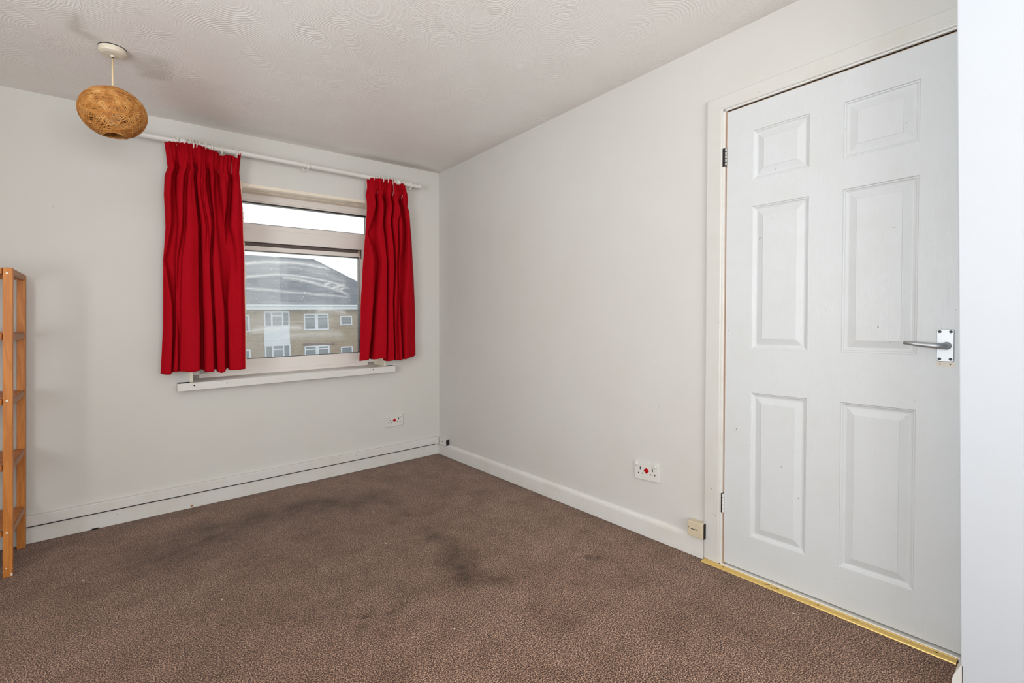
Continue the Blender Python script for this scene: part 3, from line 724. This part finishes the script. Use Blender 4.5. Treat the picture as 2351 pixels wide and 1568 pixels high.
RT = [
 [(0,.2,.03,.03), (.1,.21,.055,.035), (.3,.13,.055,.06), (.45,.25,.05,.05), (.65,.24,.055,.03), (1,.19,.07,.035)],
 [(0,.4,.02,.03), (.1,.41,.055,.04), (.22,.36,.04,.03), (.45,.43,.03,.016), (.65,.45,.045,.02), (1,.45,.06,.018)],
 [(0,.57,.03,.03), (.1,.57,.05,.035), (.22,.52,.055,.03), (.45,.59,.045,.025), (.65,.56,.035,.018), (1,.60,.055,.02)],
 [(0,.78,.03,.03), (.08,.80,.06,.05), (.22,.84,.06,.05), (.45,.77,.055,.05), (.65,.72,.05,.03), (1,.74,.045,.018)],
 [(0,.9,.0,.03), (.2,.68,.03,.02), (.5,.66,.03,.018), (.8,.64,.02,.015), (1,.66,.02,.015)],
]
def edgeR(U, V): return -.045*np.exp(-((U)/.07)**2) - .040*np.clip((U-.82)/.18, 0, 1)**1.5
curtain('curtain', 'narrower red patterned curtain on the right side of the window near the room corner',
        [(0, -.657), (.05, -.650), (.2, -.652), (.3, -.660), (.5, -.682), (.7, -.700), (1, -.714)],
        [(0, -.338), (.04, -.327), (.12, -.312), (.3, -.286), (.5, -.270), (.75, -.262), (1, -.258)],
        [(0, 2.162), (.12, 2.154), (.30, 2.158), (.45, 2.162), (.58, 2.168), (.66, 2.136), (.74, 2.138), (.80, 2.150), (.86, 2.150), (.92, 2.128), (1, 2.098)],
        [(0, .827), (.15, .820), (.17, .834), (.41, .828), (.46, .812), (.66, .809), (.82, .818), (.93, .828), (1, .843)],
        RT, edgeR, 5, None)

# ------------------------------------------------------------------ pendant lamp
lx, ly = -2.076, -.745
lamp = thing('pendant_lamp', (lx, ly, H), 'ceiling pendant lamp with a round woven tan string shade', 'lamp')
b = MB(); b.lathe((lx, ly, H), [(.049, -.0035), (.049, -.018), (.046, -.024), (.036, -.029), (.012, -.031)], 'z', 40); b.build('ceiling_rose', rose_m, lamp, smooth=False, bevel=0)
b = MB(); b.lathe((lx, ly, H), [(.0495, .0), (.0495, -.0035)], 'z', 40); b.build('rose_shadow_line', dark_m, lamp)  # dark disc drawn as the shadow line above the rose
b = MB(); b.lathe((lx, ly, H-.029), [(.008, 0), (.008, -.006), (.005, -.010)], 'z', 20); b.build('cord_grip', rose_m, lamp)
b = MB(); b.lathe((lx, ly, H-.039), [(.0035, 0), (.0035, -.004), (.002, -.005)], 'z', 12); b.build('grip_hole', black_m, lamp)
b = MB(); b.tube([(lx, ly, H-.04), (lx-.0008, ly, 2.22), (lx, ly, 2.12)], .0034, 10); b.build('cord', flex_m, lamp, smooth=True)
zc = 2.046
b = MB(); AH, AV = .119, .105
for i in range(190):
    # a winding: small or great circle, tilted so the two openings at top and bottom stay clear
    tmin = math.radians(random.uniform(21, 40) if random.random() < .62 else random.uniform(40, 84))
    incl = PI/2 - tmin; az = random.uniform(0, 2*PI); off = random.uniform(-.10, .10); n = 46
    ax = Vector((math.sin(incl)*math.cos(az), math.sin(incl)*math.sin(az), math.cos(incl)))
    e1 = ax.orthogonal().normalized(); e2 = ax.cross(e1); j = random.uniform(.975, 1.012); ph = random.uniform(0, 6.28)
    pts = []
    for k in range(n):
        a = 2*PI*k/n; p = ax*(off+.03*math.sin(2*a+ph)) + (e1*math.cos(a)+e2*math.sin(a)); p.normalize()
        pts.append((lx+AH*j*p.x, ly+AH*j*p.y, zc+AV*j*p.z))
    b.tube(pts, random.choice((.0010, .0013, .0017)), 4, closed=True)
for zz, rr in ((AV*.935, .042), (-AV*.935, .042)):
    for k in range(5): b.tube([(lx+(rr+.0015*k)*math.cos(a), ly+(rr+.0015*k)*math.sin(a), zc+zz*(1-.006*k)) for a in np.linspace(0, 2*PI, 33)[:-1]], .0012, 4, closed=True)
sub(b.build('lamp_shade', string_m, lamp), 'round shade wound from tan string with a small opening below')
b = MB(); b.lathe((lx, ly, zc+.075), [(.010, .016), (.014, .010), (.0145, -.018), (.021, -.020), (.021, -.026), (.0145, -.028), (.0145, -.040)], 'z', 24); b.build('lamp_holder', rose_m, lamp)
b = MB(); b.lathe((lx, ly, zc+.03), [(.011, .008), (.013, 0), (.021, -.016), (.0285, -.036), (.030, -.050), (.026, -.064), (.016, -.076), (.004, -.081)], 'z', 28); b.build('light_bulb', bulb_m, lamp, smooth=True)

# ------------------------------------------------------------------ slatted wooden shelf unit
sh = thing('slatted_shelf', (-2.80, -.23, 0), 'orange wooden slatted shelf unit standing against the window wall at the left edge', 'shelf')
XR, XLs, YB_, YFr = -2.437, -3.17, -.033, -.426
ZTOP = 1.382
def leanb(bb):   # the unit leans a little less than the walls
    bb.v = [(v[0]+.0117*v[2]-.010, v[1], v[2]) for v in bb.v]; return bb
def post(x0, x1, y0, y1, z0, z1, m=woodz_m):
    b = MB(); b.box(x0, x1, y0, y1, z0, z1); leanb(b).build('post', m, sh, bevel=.0025)
post(XR-.032, XR, YFr, YFr+.022, 0, ZTOP-.001)
post(XR-.030, XR, YB_-.040, YB_, 0, ZTOP-.004)
post(XLs, XLs+.034, YFr, YFr+.022, 0, ZTOP-.001)
post(XLs, XLs+.034, YB_-.040, YB_, 0, ZTOP-.004)
for i, z in enumerate((1.380, 1.087, .796, .501, .209)):
    shelf_b = MB(); shelf_b.box(XLs+.034, XR-.034, YFr+.004, YFr+.022, z-.026, z)
    s_ = leanb(shelf_b).build('shelf', woodx_m, sh, bevel=.002)
    b = MB(); b.box(XR-.020, XR-.002, YFr+.022, YB_-.038, z-.030, z); leanb(b).build('side_rail', woody_m, s_, bevel=.002)
    b = MB(); b.box(XLs+.002, XLs+.020, YFr+.022, YB_-.038, z-.030, z); leanb(b).build('side_rail', woody_m, s_, bevel=.002)
    b = MB(); b.box(XLs+.034, XR-.034, YB_-.03, YB_-.014, z-.026, z); leanb(b).build('back_rail', woodx_m, s_, bevel=.002)
    n = 9
    for k in range(n):
        y0 = YFr+.030 + k*(YB_-.045-YFr-.030)/n
        b = MB(); b.box(XLs+.003, XR-.006, y0, y0+.030, z, z+.007) if i else b.box(XLs+.003, XR-.006, y0, y0+.030, z-.006, z+.001)
        leanb(b).build('slat', woodx_m, s_, bevel=.0015)
cap_m = m_plain('pale_screw_cap', srgb(235, 225, 205), .4)
for z in (1.356, .790, .200):
    b = MB(); b.lathe((XR-.018, YFr-.0008, z), [(.0001, .001), (.0042, .001), (.0042, -.0006), (.0001, -.0006)], 'y', 14); leanb(b).build('screw_cap', cap_m, sh)
b = MB()
for x, z, rx_, rz_ in ((XR-.003, .010, .003, .006), (XR-.030, .030, .0008, .006), (XR-.020, .042, .0018, .0018), (XR-.002, .035, .001, .004)):
    b.box(x-rx_, x+rx_, YFr-.0006, YFr+.001, z-rz_, z+rz_)
sub(leanb(b).build('paint_chips', m_plain('white_chip', srgb(230, 225, 215), .6), sh), 'small white paint chips at the foot of the front post')

# small bits on the carpet edge
b = MB(); b.box(-2.195, -2.165, -.026, -.018, .0, .006); tag(b.build('debris', dark_m), 'small black scrap lying on the carpet against the window wall skirting', 'debris')
b = MB(); b.lathe((-1.7365, -.0175, .012), [(.0001, .0008), (.006, .0008), (.007, -.0003), (.0001, -.0006)], 'y', 10); struct(b.build('trim_1', m_plain('rust_spot', srgb(168, 120, 80), .7)))

# ------------------------------------------------------------------ outside
Yb = 32.0
bw = N('tan_brick'); v = bw.coord((1, 1, 1))
br = bw.n('ShaderNodeTexBrick'); mp = bw.n('ShaderNodeMapping'); mp.inputs['Rotation'].default_value = (math.radians(90), 0, 0); bw.l(v, mp.inputs[0]); bw.l(mp.outputs[0], br.inputs['Vector'])
br.inputs['Scale'].default_value = 4.2; br.inputs['Color1'].default_value = srgb(182, 164, 136); br.inputs['Color2'].default_value = srgb(158, 138, 112); br.inputs['Mortar'].default_value = srgb(168, 158, 142); br.inputs['Mortar Size'].default_value = .015
bw.base(bw.mix(bw.math('MULTIPLY', bw.noise(v, .5, 3), .35), br.outputs[0], srgb(120, 96, 76)), .85)
rf = N('slate_roof'); v = rf.coord(); wv = rf.n('ShaderNodeTexWave'); wv.bands_direction = 'Z'; wv.inputs['Scale'].default_value = 2.6; wv.inputs['Distortion'].default_value = .6; rf.l(v, wv.inputs['Vector'])
rf.base(rf.mix(rf.math('MULTIPLY', wv.outputs['Fac'], .5), rf.mix(rf.noise(v, 1.5, 4), srgb(82, 96, 110), srgb(100, 110, 120)), srgb(62, 72, 84)), .8)
bwhite = m_plain('white_render', srgb(224, 232, 242), .6); bframe = m_plain('white_window_frame', srgb(226, 234, 246), .5)
bglass = m_plain('dark_window_glass', srgb(110, 124, 134), .12); lintel = m_plain('dark_lintel', srgb(116, 92, 84), .8)
bld = thing('apartment_block', (8, Yb, -6), 'tan brick apartment block with grey hipped roof across the street, seen through the window', 'building', wp=False)
b = MB(); b.box(-8, 15.2, Yb, Yb+9, -6, 2.1); b.build('brick_wall', bw.m, bld, wp=False)
b = MB()
e = .35; x0, x1, y0, y1, ze, zr_ = -8.4, 15.6, Yb-e, Yb+9+e, 2.30, 6.18
b.add([(x0, y0, ze), (x1, y0, ze), (x1, y1, ze), (x0, y1, ze), (x0+5.6, Yb+4.2, zr_), (9.95, Yb+4.2, zr_)], [(0,1,5,4), (1,2,5), (2,3,4,5), (3,0,4), (0,3,2,1)])
b.build('roof', rf.m, bld, wp=False)
b = MB(); b.box(-8.4, 15.6, Yb-e, Yb-e+.04, 2.0, 2.28); b.box(-8.4, 15.6, Yb-e, Yb+.05, 2.0, 2.04); b.tube([(-8.4, Yb-e-.05, 2.32), (15.6, Yb-e-.05, 2.32)], .05, 8)
b.build('fascia', bwhite, bld, wp=False)
def bwin(x0, x1, z0, z1, mull, trans=()):
    f = MB(); y = Yb-.06; t_ = .085
    f.box(x0, x1, y, Yb+.02, z0, z0+t_); f.box(x0, x1, y, Yb+.02, z1-t_, z1); f.box(x0, x0+t_, y, Yb+.02, z0+t_, z1-t_); f.box(x1-t_, x1, y, Yb+.02, z0+t_, z1-t_)
    for m_, wd in mull: f.box(m_-wd/2, m_+wd/2, y+.01, Yb+.02, z0+t_, z1-t_)
    for (a, c_, z) in trans: f.box(max(a, x0+t_), min(c_, x1-t_), y+.02, Yb+.02, z-.04, z+.04)
    fo = f.build('window', bframe, bld, wp=False)
    g = MB(); g.box(x0+.03, x1-.03, Yb-.02, Yb+.01, z0+.03, z1-.03); g.build('pane', bglass, fo, wp=False)
for k, dz in enumerate((0, -2.28, -4.56)):
    for ox in (0, -8.6):
        bwin(5.36+ox, 6.97+ox, .88+dz, 1.93+dz, ((5.84+ox, .1), (6.52+ox, .1)), ((5.84+ox, 6.52+ox, 1.62+dz),))
        bwin(7.90+ox, 9.62+ox, .58+dz, 1.74+dz, ((8.76+ox, .22),), ((7.90+ox, 9.62+ox, 1.5+dz),))
        bwin(10.45+ox, 11.34+ox, .88+dz, 1.56+dz, ())
        bwin(3.4+ox, 4.50+ox, .55+dz, 1.70+dz, ())
        b = MB(); b.box(5.33+ox, 6.95+ox, Yb-.05, Yb+.02, -.38+dz, .87+dz); b.box(5.33+ox, 6.95+ox, Yb-.07, Yb, 0+dz, .03+dz); b.build('spandrel_panel', bwhite, bld, wp=False)
        if k: b = MB(); b.box(7.8+ox, 10.0+ox, Yb-.01, Yb+.01, 1.74+dz, 1.92+dz); b.build('lintel', lintel, bld, wp=False)
b = MB(); b.box(-60, 90, .31, 120, -6.1, -6); struct(b.build('floor_outside', m_gloss('grass_ground', srgb(98, 112, 78), .5, rough=.9, specks=False), wp=False, org=(0, 0, -6)))
